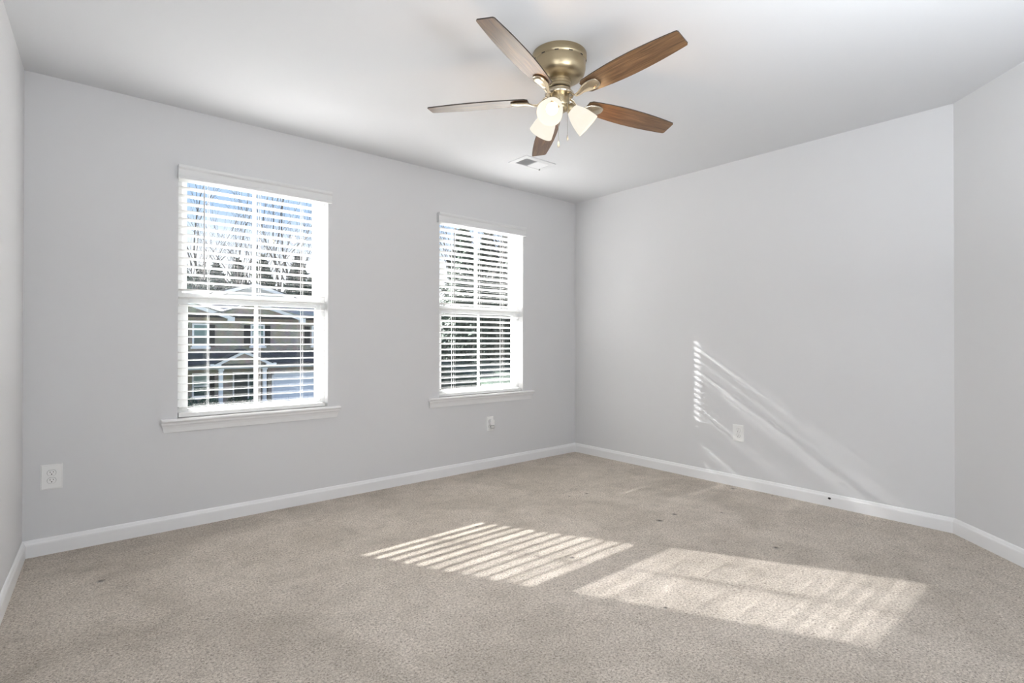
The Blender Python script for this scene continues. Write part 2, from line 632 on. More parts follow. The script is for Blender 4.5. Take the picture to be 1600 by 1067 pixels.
def make_outlet(label, loc, rotz, w, h, loaded=False):
    root = thing('wall_outlet', label, 'wall outlet', loc, 'white duplex wall outlets')
    root.rotation_euler = (0, 0, rotz)
    # local frame: x across, -y out into the room, z up
    bm = BM()
    t = BM()
    box(t, -w / 2, w / 2, -.0062, -.0001, -h / 2, h / 2)
    bmesh.ops.recalc_face_normals(t, faces=t.faces)
    ed = [e for e in t.edges if all(v.co.y < -.003 for v in e.verts)]
    bmesh.ops.bevel(t, geom=ed, offset=.004, segments=3, affect='EDGES')
    merge(bm, t)
    lathe(bm, [(.0001, 0), (.0032, 0), (.0032, .0012), (.0001, .0016)], 12, Matrix.Translation((0, -.0062, 0)) @ Matrix.Rotation(PI / 2, 4, 'X'), False, False)
    obj('cover_plate', bm, M_plate, root)
    for s in (1, -1):
        zc = s * .0195
        bm = BM()
        prism(bm, [(x, zc + z) for x, z in ellipse_shape(.0172, .0172, .0142)], 'y', -.0088, -.006)
        r = obj('receptacle', bm, M_plate, root)
        bm = BM()
        # thin dark joint around the receptacle
        a = ellipse_shape(.0172, .0172, .0142)
        b2 = ellipse_shape(.0181, .0181, .0151)
        va = [bm.verts.new((x, -.00635, zc + z)) for x, z in a]
        vb = [bm.verts.new((x, -.00635, zc + z)) for x, z in b2]
        for k in range(len(a)):
            bm.faces.new((va[k], va[(k + 1) % len(a)], vb[(k + 1) % len(a)], vb[k]))
        box(bm, -.0073, -.0052, -.0091, -.0085, zc + .0005, zc + .0085)
        box(bm, .0052, .0073, -.0091, -.0085, zc + .0015, zc + .0080)
        prism(bm, [(x, zc - .0065 + z) for x, z in ellipse_shape(.0026, .0026, .0026, 12)], 'y', -.0091, -.0085)
        obj('slots', bm, M_slot, r)
    return root
make_outlet('large square white outlet low on the window wall beside the left corner', (-3.8925, 0, .392), 0, .086, .127)
make_outlet('small white outlet under the right window with an air freshener in it', (-1.060, 0, .379), 0, .074, .122)
make_outlet('white outlet alone low on the right-hand wall', (0, -1.664, .400), -PI / 2, .086, .124)

# air freshener plugged into the outlet below the right window
fr = thing('air_freshener', 'small white plug-in air freshener in outlet under the right window', 'air freshener', (-1.052, -.009, .372))
bm = BM()
bbox(bm, -.017, .017, -.030, 0, -.004, .040, .006, 3)
obj('plug_body', bm, M_plate, fr, True)
bm = BM()
lathe(bm, [(.0001, -.034), (.013, -.034), (.017, -.030), (.0185, -.018), (.017, -.008), (.012, -.004), (.0001, -.004)], 20, Matrix.Translation((0, -.021, 0)), False, False)
obj('refill_bottle', bm, M_clear, fr, True)

# ------------------------------------------------------------------ ceiling register
M_vent = pmat('vent_enamel', (0.665, 0.67, 0.685), 0.5, var=(6, 0.01))
vt = thing('ceiling_vent', 'white two-way ceiling vent behind the fan near the window wall', 'vent', (-1.134, -.620, H))
bm = BM()
hx, hy = .151, .103
vxs, vys = .115, .066
# frame, sloping up to its rim
def ring_quad(bm, a, b2):
    A = [bm.verts.new(p) for p in a]
    B = [bm.verts.new(p) for p in b2]
    for k in range(4):
        bm.faces.new((A[k], A[(k + 1) % 4], B[(k + 1) % 4], B[k]))
def rect(x, y, z):
    return [(-x, -y, z), (x, -y, z), (x, y, z), (-x, y, z)]
t = BM()
ring_quad(t, rect(hx, hy, -.0005), rect(hx - .002, hy - .002, -.006))
ring_quad(t, rect(hx - .002, hy - .002, -.006), rect(vxs, vys, -.009))
ring_quad(t, rect(vxs, vys, -.009), rect(vxs, vys, -.001))
ring_quad(t, rect(vxs, vys, -.001), rect(hx, hy, -.0005))
bmesh.ops.remove_doubles(t, verts=t.verts, dist=1e-5)
merge(bm, t)
obj('vent_frame', bm, M_vent, vt)
bm = BM()
for k in range(9):                         # louvres thrown towards the left half
    x = -vxs + .006 + k * .0118
    prism(bm, [(x, -.0085), (x + .0012, -.0088), (x + .0125 * .55 + .0012, -.0012), (x + .0125 * .55, -.0008)], 'y', -vys, vys)
obj('louvre_bank', bm, M_vent, vt)
bm = BM()
for k in range(9):
    x = .008 + k * .0118
    prism(bm, [(x + .0125 * .9, -.0085), (x + .0125 * .9 + .0012, -.0082), (x + .0012, -.0008), (x, -.0012)], 'y', -vys, vys)
box(bm, -.0012, .0012, -vys, vys, -.009, -.001)
obj('louvre_bank', bm, M_vent, vt)
bm = BM()
box(bm, -vxs, vxs, -vys, vys, -.0008, -.0003)
M_duct = pmat('duct_dark', (0.10, 0.10, 0.105), 0.7, var=(20, 0.1))
obj('duct_throat', bm, M_duct, vt)
bm = BM()
bbox(bm, .126, .130, .050, .066, -.018, -.006, .001)
obj('damper_lever', bm, pmat('lever_grey', (0.35, 0.35, 0.35), 0.4, var=(30, 0.05)), vt)

# ------------------------------------------------------------------ ceiling fan
def metal(name, col, rough, brushed):
    m, nt, N, L, b = newmat(name)
    b.inputs['Metallic'].default_value = 1.0
    tc = N.new('ShaderNodeTexCoord')
    mp = N.new('ShaderNodeMapping')
    mp.inputs['Scale'].default_value = (2, 2, 160) if brushed else (8, 8, 8)
    nz = N.new('ShaderNodeTexNoise')
    nz.inputs['Scale'].default_value = 6
    nz.inputs['Detail'].default_value = 3
    L.new(tc.outputs['Object'], mp.inputs[0])
    L.new(mp.outputs[0], nz.inputs['Vector'])
    mr = N.new('ShaderNodeMapRange')
    mr.inputs[3].default_value = rough * 0.8
    mr.inputs[4].default_value = rough * 1.25
    L.new(nz.outputs['Fac'], mr.inputs[0])
    L.new(mr.outputs[0], b.inputs['Roughness'])
    mx = N.new('ShaderNodeMix')
    mx.data_type = 'RGBA'
    mx.inputs[6].default_value = (*[c * .9 for c in col], 1)
    mx.inputs[7].default_value = (*[min(1, c * 1.08) for c in col], 1)
    L.new(nz.outputs['Fac'], mx.inputs[0])
    L.new(mx.outputs[2], b.inputs['Base Color'])
    return m
M_nickel = metal('brushed_nickel', (0.44, 0.36, 0.235), 0.34, True)
M_nickel2 = metal('polished_nickel', (0.66, 0.575, 0.45), 0.20, False)
M_dark = pmat('fan_gap', (0.03, 0.022, 0.018), 0.6, var=(30, 0.1))

def wood():
    m, nt, N, L, b = newmat('blade_wood')
    tc = N.new('ShaderNodeTexCoord')
    mp = N.new('ShaderNodeMapping')
    mp.inputs['Scale'].default_value = (2.2, 34, 1)
    L.new(tc.outputs['Object'], mp.inputs[0])
    nz = N.new('ShaderNodeTexNoise')
    nz.inputs['Scale'].default_value = 1.6
    nz.inputs['Detail'].default_value = 7
    nz.inputs['Roughness'].default_value = 0.66
    nz.inputs['Distortion'].default_value = 0.5
    L.new(mp.outputs[0], nz.inputs['Vector'])
    mp2 = N.new('ShaderNodeMapping')
    mp2.inputs['Scale'].default_value = (9, 260, 1)
    L.new(tc.outputs['Object'], mp2.inputs[0])
    n2 = N.new('ShaderNodeTexNoise')
    n2.inputs['Scale'].default_value = 1.0
    n2.inputs['Detail'].default_value = 4
    L.new(mp2.outputs[0], n2.inputs['Vector'])
    rp = N.new('ShaderNodeValToRGB')
    els = rp.color_ramp.elements
    els[0].position = 0.30
    els[0].color = (0.070, 0.034, 0.014, 1)
    els[1].position = 0.72
    els[1].color = (0.26, 0.142, 0.064, 1)
    q = els.new(0.50)
    q.color = (0.155, 0.082, 0.036, 1)
    L.new(nz.outputs['Fac'], rp.inputs[0])
    mx = N.new('ShaderNodeMix')
    mx.data_type = 'RGBA'
    mx.blend_type = 'MULTIPLY'
    mx.inputs[0].default_value = 0.55
    L.new(rp.outputs[0], mx.inputs[6])
    r2 = N.new('ShaderNodeValToRGB')
    r2.color_ramp.elements[0].position = 0.35
    r2.color_ramp.elements[0].color = (0.45, 0.42, 0.4, 1)
    r2.color_ramp.elements[1].position = 0.6
    r2.color_ramp.elements[1].color = (1.15, 1.15, 1.15, 1)
    L.new(n2.outputs['Fac'], r2.inputs[0])
    L.new(r2.outputs[0], mx.inputs[7])
    L.new(mx.outputs[2], b.inputs['Base Color'])
    b.inputs['Roughness'].default_value = 0.36
    b.inputs['Specular IOR Level'].default_value = 0.35
    b.inputs['Coat Weight'].default_value = 1.0
    b.inputs['Coat Roughness'].default_value = 0.24
    b.inputs['Coat IOR'].default_value = 1.45
    return m
M_wood = wood()
M_edge = pmat('blade_edge', (0.035, 0.024, 0.018), 0.5, var=(30, 0.15))

def shade_mat():
    m, nt, N, L, b = newmat('frosted_shade')
    N.remove(b)
    out = N['Material Output']
    df = N.new('ShaderNodeBsdfDiffuse')
    tl = N.new('ShaderNodeBsdfTranslucent')
    em = N.new('ShaderNodeEmission')
    tc = N.new('ShaderNodeTexCoord')
    nz = N.new('ShaderNodeTexNoise')
    nz.inputs['Scale'].default_value = 22
    rp = N.new('ShaderNodeValToRGB')
    rp.color_ramp.elements[0].color = (1.0, 0.91, 0.76, 1)
    rp.color_ramp.elements[1].color = (1.0, 0.945, 0.85, 1)
    L.new(tc.outputs['Object'], nz.inputs['Vector'])
    L.new(nz.outputs['Fac'], rp.inputs[0])
    L.new(rp.outputs[0], em.inputs[0])
    em.inputs[1].default_value = 0.88
    df.inputs[0].default_value = (0.05, 0.048, 0.042, 1)
    tl.inputs[0].default_value = (0.05, 0.045, 0.036, 1)
    a = N.new('ShaderNodeMixShader')
    a.inputs[0].default_value = 0.5
    L.new(df.outputs[0], a.inputs[1])
    L.new(tl.outputs[0], a.inputs[2])
    s = N.new('ShaderNodeAddShader')
    L.new(a.outputs[0], s.inputs[0])
    L.new(em.outputs[0], s.inputs[1])
    L.new(s.outputs[0], out.inputs[0])
    return m
M_shade = shade_mat()
def bulb_mat():
    m, nt, N, L, b = newmat('bulb_glow')
    N.remove(b)
    em = N.new('ShaderNodeEmission')
    em.inputs[0].default_value = (1.0, 0.84, 0.62, 1)
    em.inputs[1].default_value = 6.0
    L.new(em.outputs[0], N['Material Output'].inputs[0])
    return m
M_bulb = bulb_mat()

FX, FY = -2.069, -1.838
fan = thing('ceiling_fan', 'five-blade ceiling fan with brown wood blades and three lit shades', 'ceiling fan', (FX, FY, H))
bm = BM()
lathe(bm, [(.1265, -.0002), (.1285, -.004), (.1285, -.030), (.127, -.036), (.1235, -.040), (.1235, -.046), (.1225, -.075), (.1185, -.093), (.109, -.108), (.094, -.117), (.076, -.122), (.060, -.124)], 64)
hs = obj('motor_housing', bm, M_nickel, fan, True)
for k in range(12):                         # short vent slots around the step
    bm = BM()
    a = 2 * PI * (k + .3) / 12
    da = .075
    for q in range(4):
        a0, a1 = a - da + 2 * da * q / 4, a - da + 2 * da * (q + 1) / 4
        bm.faces.new([bm.verts.new((r * math.cos(t), r * math.sin(t), z)) for r, t, z in ((.1272, a0, -.0366), (.1272, a1, -.0366), (.1242, a1, -.0402), (.1242, a0, -.0402))])
    obj('vent_slot', bm, M_dark, hs)
bm = BM()
lathe(bm, [(.060, -.123), (.0575, -.126), (.0575, -.133), (.0555, -.135), (.0555, -.145), (.0530, -.147), (.0530, -.156), (.050, -.159), (.040, -.160)], 48)
obj('motor_collar', bm, M_nickel, fan, True)
bm = BM()
lathe(bm, [(.044, -.159), (.044, -.170)], 40)
obj('motor_gap', bm, M_dark, fan, True)
bm = BM()
lathe(bm, [(.030, -.166), (.054, -.167), (.056, -.170), (.056, -.180), (.066, -.182), (.069, -.186), (.069, -.192), (.066, -.196), (.046, -.197)], 48)
obj('blade_hub', bm, M_nickel2, fan, True)
bm = BM()
lathe(bm, [(.047, -.195), (.0475, -.200), (.0475, -.238), (.046, -.245), (.041, -.250), (.041, -.254), (.037, -.262), (.028, -.268), (.012, -.271), (.0001, -.272)], 48, None, True, False)
obj('switch_housing', bm, M_nickel, fan, True)

# blades
PH = 199.62
PITCH = R(-11.94)
tiltq = Vector((0, 0, 1)).rotation_difference(Vector((.062, .0366, 1)).normalized())
ZB = 2.2304 - H
def blade_half(r):
    pts = [(.150, .030), (.166, .0415), (.20, .0455), (.28, .0535), (.36, .0575), (.44, .0570), (.52, .0535), (.60, .0468), (.6475, .0415)]
    for (a, wa), (b2, wb) in zip(pts, pts[1:]):
        if a <= r <= b2:
            return wa + (wb - wa) * (r - a) / (b2 - a)
    return pts[-1][1]
def make_blade():
    rs = [.150, .158, .166] + [.166 + (.6475 - .166) * k / 26 for k in range(1, 27)]
    # smooth the outline a little
    ws = [blade_half(r) for r in rs]
    for _ in range(3):
        ws = [ws[0], ws[1], ws[2]] + [(ws[k - 1] + 2 * ws[k] + ws[k + 1]) / 4 for k in range(3, len(ws) - 1)] + [ws[-1]]
    up = [(r, w) for r, w in zip(rs, ws)]
    cw = [(r, -w) for r, w in zip(rs, ws)]
    c_ = .006
    outline = up[:-1] + [(up[-1][0] - c_ * .8, up[-1][1] + .0004), (up[-1][0], up[-1][1] - c_), (cw[-1][0], cw[-1][1] + c_), (cw[-1][0] - c_ * .8, cw[-1][1] - .0004)] + cw[:-1][::-1]
    bm = BM()
    th = .0055
    cp, sp = math.cos(PITCH), math.sin(PITCH)
    def V(r, t, h):
        return bm.verts.new((r, t * cp - h * sp, t * sp + h * cp))
    A = [V(r, t, -th / 2) for r, t in outline]
    B = [V(r, t, th / 2) for r, t in outline]
    f = bm.faces.new(A[::-1])
    f2 = bm.faces.new(B)
    n = len(outline)
    for k in range(n):
        q = bm.faces.new((A[k], A[(k + 1) % n], B[(k + 1) % n], B[k]))
        q.material_index = 1
    bl = obj('blade', bm, [M_wood, M_edge], fan)
    # cast arm: an S-curve from the hub that spreads into a leaf-shaped plate under the blade
    secs = [(.058, .012, .012, .006, 0), (.072, .008, .0105, .0055, 0), (.086, -.008, .0095, .005, .1), (.104, -.020, .010, .005, .25), (.124, -.020, .012, .005, .5),
            (.142, -.0135, .016, .0052, .8), (.158, -.0100, .0235, .0060, 1), (.178, -.0094, .0290, .0072, 1), (.200, -.0088, .0305, .0070, 1), (.220, -.0080, .0270, .0056, 1), (.233, -.0072, .0190, .0040, 1), (.237, -.0062, .0060, .0025, 1)]
    bm = BM()
    rings = []
    nn = 16
    for r, h, hw, ht, rf in secs:
        a = PITCH * rf
        ca, sa = math.cos(a), math.sin(a)
        ring = []
        for k in range(nn):
            c0, s0 = math.cos(2 * PI * k / nn), math.sin(2 * PI * k / nn)
            t = hw * math.copysign(abs(c0) ** .8, c0)
            hh = h + ht * math.copysign(abs(s0) ** (1.0 if s0 < 0 else .5), s0) * (1.0 if s0 < 0 else .55)
            ring.append(bm.verts.new((r, t * ca - hh * sa, t * sa + hh * ca)))
        rings.append(ring)
    for p, q in zip(rings, rings[1:]):
        for k in range(nn):
            bm.faces.new((p[k], p[(k + 1) % nn], q[(k + 1) % nn], q[k]))
    bm.faces.new(rings[0][::-1])
    bm.faces.new(rings[-1])
    ir = obj('blade_iron', bm, M_nickel2, bl, True)
    return bl, ir
b0, i0 = make_blade()
for k in range(5):
    if k == 0:
        b_, i_ = b0, i0
    else:
        b_ = b0.copy()
        C.objects.link(b_)
        b_.parent = fan
        i_ = i0.copy()
        C.objects.link(i_)
        i_.parent = b_
    q = tiltq @ Matrix.Rotation(R(PH + 72 * k), 4, 'Z').to_quaternion()
    b_.rotation_mode = 'QUATERNION'
    b_.rotation_quaternion = q
    b_.location = (0, 0, ZB)

# light kit: three arms, sockets, frosted bell shades with bulbs
for k in range(3):
    az = R(206 + 120 * k)
    th = R(47)
    d = Vector((math.cos(az) * math.sin(th), math.sin(az) * math.sin(th), -math.cos(th)))
    mouth = Vector((.140 * math.cos(az), .140 * math.sin(az), 2.110 - H))
    neck = mouth - d * .112
    M = Matrix.Translation(neck) @ d.to_track_quat('Z', 'Y').to_matrix().to_4x4()
    bm = BM()
    e0 = Vector((.030 * math.cos(az), .030 * math.sin(az), -.245))
    tube(bm, [e0, e0 * .45 + (neck - d * .018) * .55 + Vector((0, 0, -.002)), neck - d * .012], [.011, .0105, .013], 14)
    lathe(bm, [(.012, -.022), (.020, -.020), (.0235, -.014), (.0245, -.002), (.0235, .006), (.018, .008)], 28, M)
    arm = obj('lamp_arm', bm, M_nickel, fan, True)
    bm = BM()
    outp = [(.0225, .002), (.0265, .004), (.0330, .014), (.0415, .032), (.0490, .054), (.0545, .078), (.0580, .098), (.0600, .112)]
    inp = [(r - .003, z + (.001 if z < .1 else 0)) for r, z in outp][::-1]
    lathe(bm, outp + [(.0588, .1132)] + inp, 40, M, False, False)
    sh = obj('lamp_shade', bm, M_shade, fan, True)
    bm = BM()
    lathe(bm, [(.0001, .088), (.010, .0868), (.019, .0815), (.0255, .073), (.0275, .062), (.0255, .051), (.019, .039), (.0135, .027), (.0125, .012), (.0001, .012)], 24, M, False, False)
    obj('bulb', bm, M_bulb, sh, True)
    pl = bpy.data.lights.new('lamp_glow', 'POINT')
    pl.energy = 2.5
    pl.color = (1.0, 0.62, 0.30)
    pl.shadow_soft_size = 0.03
    plo = bpy.data.objects.new('lamp_glow', pl)
    C.objects.link(plo)
    plo.parent = sh
    plo.location = mouth + d * .012

# pull chains
M_chain = pmat('chain_steel', (0.40, 0.385, 0.36), 0.3, metal=1.0, var=(60, 0.1))
for (dx, dy, ztop, zend) in ((-.0362, -.0305, -.245, -.428), (.006, -.0470, -.236, -.392)):
    bm = BM()
    n = int((ztop - zend) / .0062)
    for q in range(n):
        uvsphere(bm, (dx, dy, ztop - q * .0062), .0019, 6, 4)
    tube(bm, [(dx, dy, ztop), (dx, dy, zend)], .0008, 5)
    pc = obj('pull_chain', bm, M_chain, fan, True)
    bm = BM()
    lathe(bm, [(.0001, .012), (.0022, .011), (.0030, .004), (.0048, -.008), (.0050, -.012), (.0036, -.016), (.0001, -.017)], 14, Matrix.Translation((dx, dy, zend - .010)), False, False)
    obj('pull_knob', bm, M_chain, pc, True)

# ================================================================== outside
GZ = -3.86
def ground_mat():
    m, nt, N, L, b = newmat('winter_lawn')
    tc = N.new('ShaderNodeTexCoord')
    nz = N.new('ShaderNodeTexNoise')
    nz.inputs['Scale'].default_value = 0.8
    nz.inputs['Detail'].default_value = 8
    L.new(tc.outputs['Object'], nz.inputs['Vector'])
    rp = N.new('ShaderNodeValToRGB')
    rp.color_ramp.elements[0].position = 0.3
    rp.color_ramp.elements[0].color = (0.030, 0.050, 0.035, 1)
    rp.color_ramp.elements[1].position = 0.7
    rp.color_ramp.elements[1].color = (0.058, 0.090, 0.062, 1)
    L.new(nz.outputs['Fac'], rp.inputs[0])
    L.new(rp.outputs[0], b.inputs['Base Color'])
    b.inputs['Roughness'].default_value = 0.95
    return m
M_lawn = ground_mat()
bm = BM()
box(bm, -60, 130, 0.6, 140, GZ - .5, GZ)
struct('ground', bm, M_lawn)
bm = BM()
prism(bm, [(22, GZ - .1), (30, GZ + 1.0), (40, GZ + 2.9), (75, GZ + 4.2), (75, GZ - .1)], 'x', 23.5, 95)
struct('grass_bank', bm, M_lawn)['kind'] = 'structure'
def bank(x, y):
    if x < 23.5:
        return GZ
    for (a, za), (b2, zb) in zip(((22, -.1), (30, 1.0), (40, 2.9)), ((30, 1.0), (40, 2.9), (75, 4.2))):
        if a <= y <= b2:
            return GZ + za + (zb - za) * (y - a) / (b2 - a) - .05
    return GZ
M_asph = pmat('asphalt', (0.16, 0.16, 0.16), 0.9, bump=(30, 0.3, 0.01), var=(2, 0.1))
M_conc = pmat('driveway_concrete', (0.50, 0.49, 0.47), 0.9, bump=(30, 0.2, 0.01), var=(1.5, 0.08))
bm = BM()
box(bm, -60, 130, 14, 21.5, GZ, GZ + .04)
struct('road', bm, M_asph)
bm = BM()
box(bm, 9.0, 13.4, 21.5, 41.7, GZ, GZ + .05)
struct('driveway', bm, M_conc)

def brick_mat(name, c1, c2, mortar, sc=1.0, rough=0.9):
    m, nt, N, L, b = newmat(name)
    tc = N.new('ShaderNodeTexCoord')
    sp = N.new('ShaderNodeSeparateXYZ')
    L.new(tc.outputs['Object'], sp.inputs[0])
    cb = N.new('ShaderNodeCombineXYZ')
    ad = N.new('ShaderNodeMath')
    L.new(sp.outputs['X'], ad.inputs[0])
    L.new(sp.outputs['Y'], ad.inputs[1])
    L.new(ad.outputs[0], cb.inputs['X'])
    L.new(sp.outputs['Z'], cb.inputs['Y'])
    bk = N.new('ShaderNodeTexBrick')
    bk.inputs['Scale'].default_value = sc
    bk.inputs['Brick Width'].default_value = .22
    bk.inputs['Row Height'].default_value = .075
    bk.inputs['Mortar Size'].default_value = .009
    bk.inputs['Color1'].default_value = (*c1, 1)
    bk.inputs['Color2'].default_value = (*c2, 1)
    bk.inputs['Mortar'].default_value = (*mortar, 1)
    L.new(cb.outputs[0], bk.inputs['Vector'])
    nz = N.new('ShaderNodeTexNoise')
    nz.inputs['Scale'].default_value = 1.6
    nz.inputs['Detail'].default_value = 6
    L.new(tc.outputs['Object'], nz.inputs['Vector'])
    mx = N.new('ShaderNodeMix')
    mx.data_type = 'RGBA'
    mx.blend_type = 'OVERLAY'
    mx.inputs[0].default_value = 0.35
    L.new(bk.outputs['Color'], mx.inputs[6])
    L.new(nz.outputs['Color'], mx.inputs[7])
    L.new(mx.outputs[2], b.inputs['Base Color'])
    b.inputs['Roughness'].default_value = rough
    return m
M_brick = brick_mat('tan_brick', (0.37, 0.315, 0.26), (0.30, 0.255, 0.21), (0.39, 0.355, 0.315))
M_shing = brick_mat('grey_shingle', (0.42, 0.40, 0.375), (0.34, 0.325, 0.305), (0.27, 0.26, 0.25), 0.6)
M_shingd = brick_mat('dark_shingle', (0.085, 0.088, 0.095), (0.06, 0.063, 0.07), (0.04, 0.04, 0.045), 0.6)
M_white = pmat('white_trim', (0.88, 0.88, 0.88), 0.6, var=(1, 0.02))
M_siding = pmat('pale_siding', (0.58, 0.58, 0.56), 0.7, var=(1, 0.03))
M_shut = pmat('dark_shutter', (0.022, 0.020, 0.018), 0.6, var=(3, 0.1))
M_pane = pmat('far_pane', (0.16, 0.26, 0.25), 0.08, spec=0.8, var=(1.2, 0.25))
M_paned = pmat('far_pane_dark', (0.04, 0.085, 0.085), 0.08, spec=0.8, var=(1.2, 0.25))
M_gar = pmat('garage_white', (0.74, 0.78, 0.83), 0.5, var=(1, 0.03))
M_door = pmat('front_door', (0.05, 0.06, 0.055), 0.5, var=(2, 0.1))

hs = thing('brick_house', 'two-storey tan brick house with gables across the street, through left window', 'house', (8, 42, GZ))
HO = Vector(hs.location)
def hp(name, bm, m, par=hs, smooth=False):
    bmesh.ops.translate(bm, verts=bm.verts, vec=-HO)
    return obj(name, bm, m, par, smooth)
YF = 42.0
bm = BM()
box(bm, -3.0, 22.0, YF, YF + 10, GZ, 2.95)
hp('brick_wall', bm, M_brick)
bm = BM()                                       # main roof, ridge along the street
prism(bm, [(YF - .35, 2.86), (YF + 5.2, 4.95), (YF + 10.4, 2.86), (YF + 10.4, 3.0), (YF + 5.2, 5.12), (YF - .35, 3.0)], 'x', -3.3, 22.3)
hp('roof', bm, M_shing)
bm = BM()
box(bm, -3.3, 22.3, YF - .47, YF - .35, 2.80, 3.0)
box(bm, 11.55, 12.9, YF - .50, YF - .46, 2.78, 3.02)
hp('gutter', bm, M_shut)
# front gables: tan wall, white raked boards and a boxed eave return
def gable(xa, za, xb, zb, y, left=True, right=True, boxed=True):
    # apex (xa,za), eave (xb,zb) on the right, mirrored on the left
    w = xb - xa
    bm = BM()
    prism(bm, [(xa - w, zb), (xb, zb), (xa, za)], 'y', y + .10, y + 4.5)
    g = hp('gable_wall', bm, M_brick)
    bm = BM()
    for s in ((1,) if not left else (1, -1)):
        t = .26
        prism(bm, [(xa, za + .05), (xa + s * (w + .15), zb - .03), (xa + s * (w + .15), zb - .03 - t), (xa, za + .05 - t)], 'y', y - .20, y + .10)
        if boxed:
            prism(bm, [(xa + s * (w - .15), zb - .05), (xa + s * (w + .32), zb - .05), (xa + s * (w + .32), zb - .40), (xa + s * (w - .15), zb - .40)], 'y', y - .24, y + .10)
    hp('rake_board', bm, M_white, g)
    bm = BM()
    for s in (1, -1):
        prism(bm, [(xa, za + .05), (xa + s * (w + .2), zb - .02), (xa + s * (w + .2), zb + .08), (xa, za + .15)], 'y', y - .26, y + 4.5)
    hp('gable_roof', bm, M_shing, g)
    return g
gable(3.05, 3.92, 6.05, 2.92, YF - .3)
gable(8.10, 4.02, 11.40, 2.95, YF - .3, left=False)
# tall gable on the ridge behind, pale siding
bm = BM()
prism(bm, [(5.6, 4.2), (12.3, 4.2), (12.3, 4.55), (8.72, 5.62), (5.6, 4.55)], 'y', 45.2, 47.5)
gg = hp('upper_gable', bm, M_siding)
bm = BM()
for s in (1, -1):
    prism(bm, [(8.72, 5.92), (8.72 + s * 3.9, 4.62), (8.72 + s * 3.9, 4.38), (8.72, 5.64)], 'y', 44.9, 45.2)
hp('rake_board', bm, M_white, gg)
bm = BM()
for s in (1, -1):
    prism(bm, [(8.72, 5.92), (8.72 + s * 4.0, 4.60), (8.72 + s * 4.0, 4.68), (8.72, 6.02)], 'y', 44.9, 47.5)
hp('gable_roof', bm, M_shingd, gg)
# upper windows with shutters
def far_window(x0, x1, z0, z1, y, sh_l=None, sh_r=None, pane=(None, None)):
    bm = BM()
    f = .10
    box(bm, x0 - f, x1 + f, y - .06, y, z0 - f, z1 + f)
    w = hp('house_window', bm, M_white)
    zm = (z0 + z1) / 2 - .08
    bm = BM()
    box(bm, x0 + .02, x1 - .02, y - .075, y - .055, zm + .05, z1 - .02)
    hp('upper_pane', bm, M_pane, w)
    bm = BM()
    box(bm, x0 + .02, x1 - .02, y - .075, y - .055, z0 + .02, zm - .05)
    hp('lower_pane', bm, M_paned, w)
    bm = BM()
    box(bm, x0 - .2, x1 + .2, y - .14, y, z0 - f - .16, z0 - f)
    hp('window_ledge', bm, M_white, w)
    for s in (sh_l, sh_r):
        if s:
            bm = BM()
            bbox(bm, s[0], s[1], y - .07, y, z0 - .08, z1 + .02, .01, 1)
            for k in range(14):
                zz = z0 + .02 + (z1 - z0 - .12) * k / 13
                box(bm, s[0] + .05, s[1] - .05, y - .085, y - .07, zz, zz + .05)
            hp('shutter', bm, M_shut)
far_window(3.72, 4.62, .72, 2.24, YF, (3.02, 3.38), (4.74, 5.10))
far_window(7.72, 8.56, .74, 2.26, YF, (7.14, 7.58), (8.70, 9.08))
far_window(12.5, 13.4, .74, 2.24, YF, (11.80, 12.25), (13.6, 14.0))
# porch roof along the front with a small gable
bm = BM()
prism(bm, [(YF, .30), (YF, .18), (YF - 2.1, -.78), (YF - 2.1, -.62)], 'x', -3.2, 22.2)
hp('porch_roof', bm, M_shingd)
bm = BM()
box(bm, -3.0, 22.0, YF - 2.0, YF - 1.7, -1.02, -.66)
hp('porch_beam', bm, M_siding)
bm = BM()
box(bm, 8.6, 22.0, YF - 1.2, YF, GZ, -.72)
hp('garage_wall', bm, M_brick)
bm = BM()
prism(bm, [(5.05, -.64), (8.25, -.64), (6.62, .18)], 'y', YF - 2.25, YF - .3)
pg = hp('porch_gable', bm, M_brick)
bm = BM()
for s in (1, -1):
    prism(bm, [(6.62, .34), (6.62 + s * 1.85, -.60), (6.62 + s * 1.85, -.80), (6.62, .12)], 'y', YF - 2.4, YF - 2.2)
    prism(bm, [(6.62 + s * 1.55, -.62), (6.62 + s * 2.25, -.62), (6.62 + s * 2.25, -.84), (6.62 + s * 1.55, -.84)], 'y', YF - 2.42, YF - 2.0)
hp('rake_board', bm, M_white, pg)
bm = BM()
for s in (1, -1):
    prism(bm, [(6.62, .34), (6.62 + s * 2.0, -.66), (6.62 + s * 2.0, -.58), (6.62, .44)], 'y', YF - 2.45, YF - .1)
hp('gable_roof', bm, M_shingd, pg)
for x in (5.15, 8.15, 0.6):
    bm = BM()
    bbox(bm, x - .13, x + .13, YF - 1.98, YF - 1.72, GZ, -1.0, .01, 1)
    box(bm, x - .19, x + .19, YF - 2.04, YF - 1.66, GZ, GZ + .35)
    box(bm, x - .18, x + .18, YF - 2.03, YF - 1.67, -1.14, -1.0)
    hp('porch_column', bm, M_white)
far_window(3.72, 4.66, -3.05, -1.45, YF, (2.95, 3.35), (4.80, 5.10))
bm = BM()
box(bm, 6.35, 7.95, YF - .05, YF, GZ, -1.40)
dr = hp('front_door', bm, M_white)
bm = BM()
bbox(bm, 6.45, 7.40, YF - .09, YF - .05, GZ + .05, -1.55, .01, 1)
hp('door_leaf', bm, M_door, dr)
bm = BM()
box(bm, 7.52, 7.88, YF - .08, YF - .05, GZ + .3, -1.55)
hp('sidelight', bm, M_paned, dr)
bm = BM()
box(bm, 9.0, 13.2, YF - 1.24, YF - 1.2, GZ + .05, -1.62)
gd = hp('garage_door', bm, M_gar)
bm = BM()
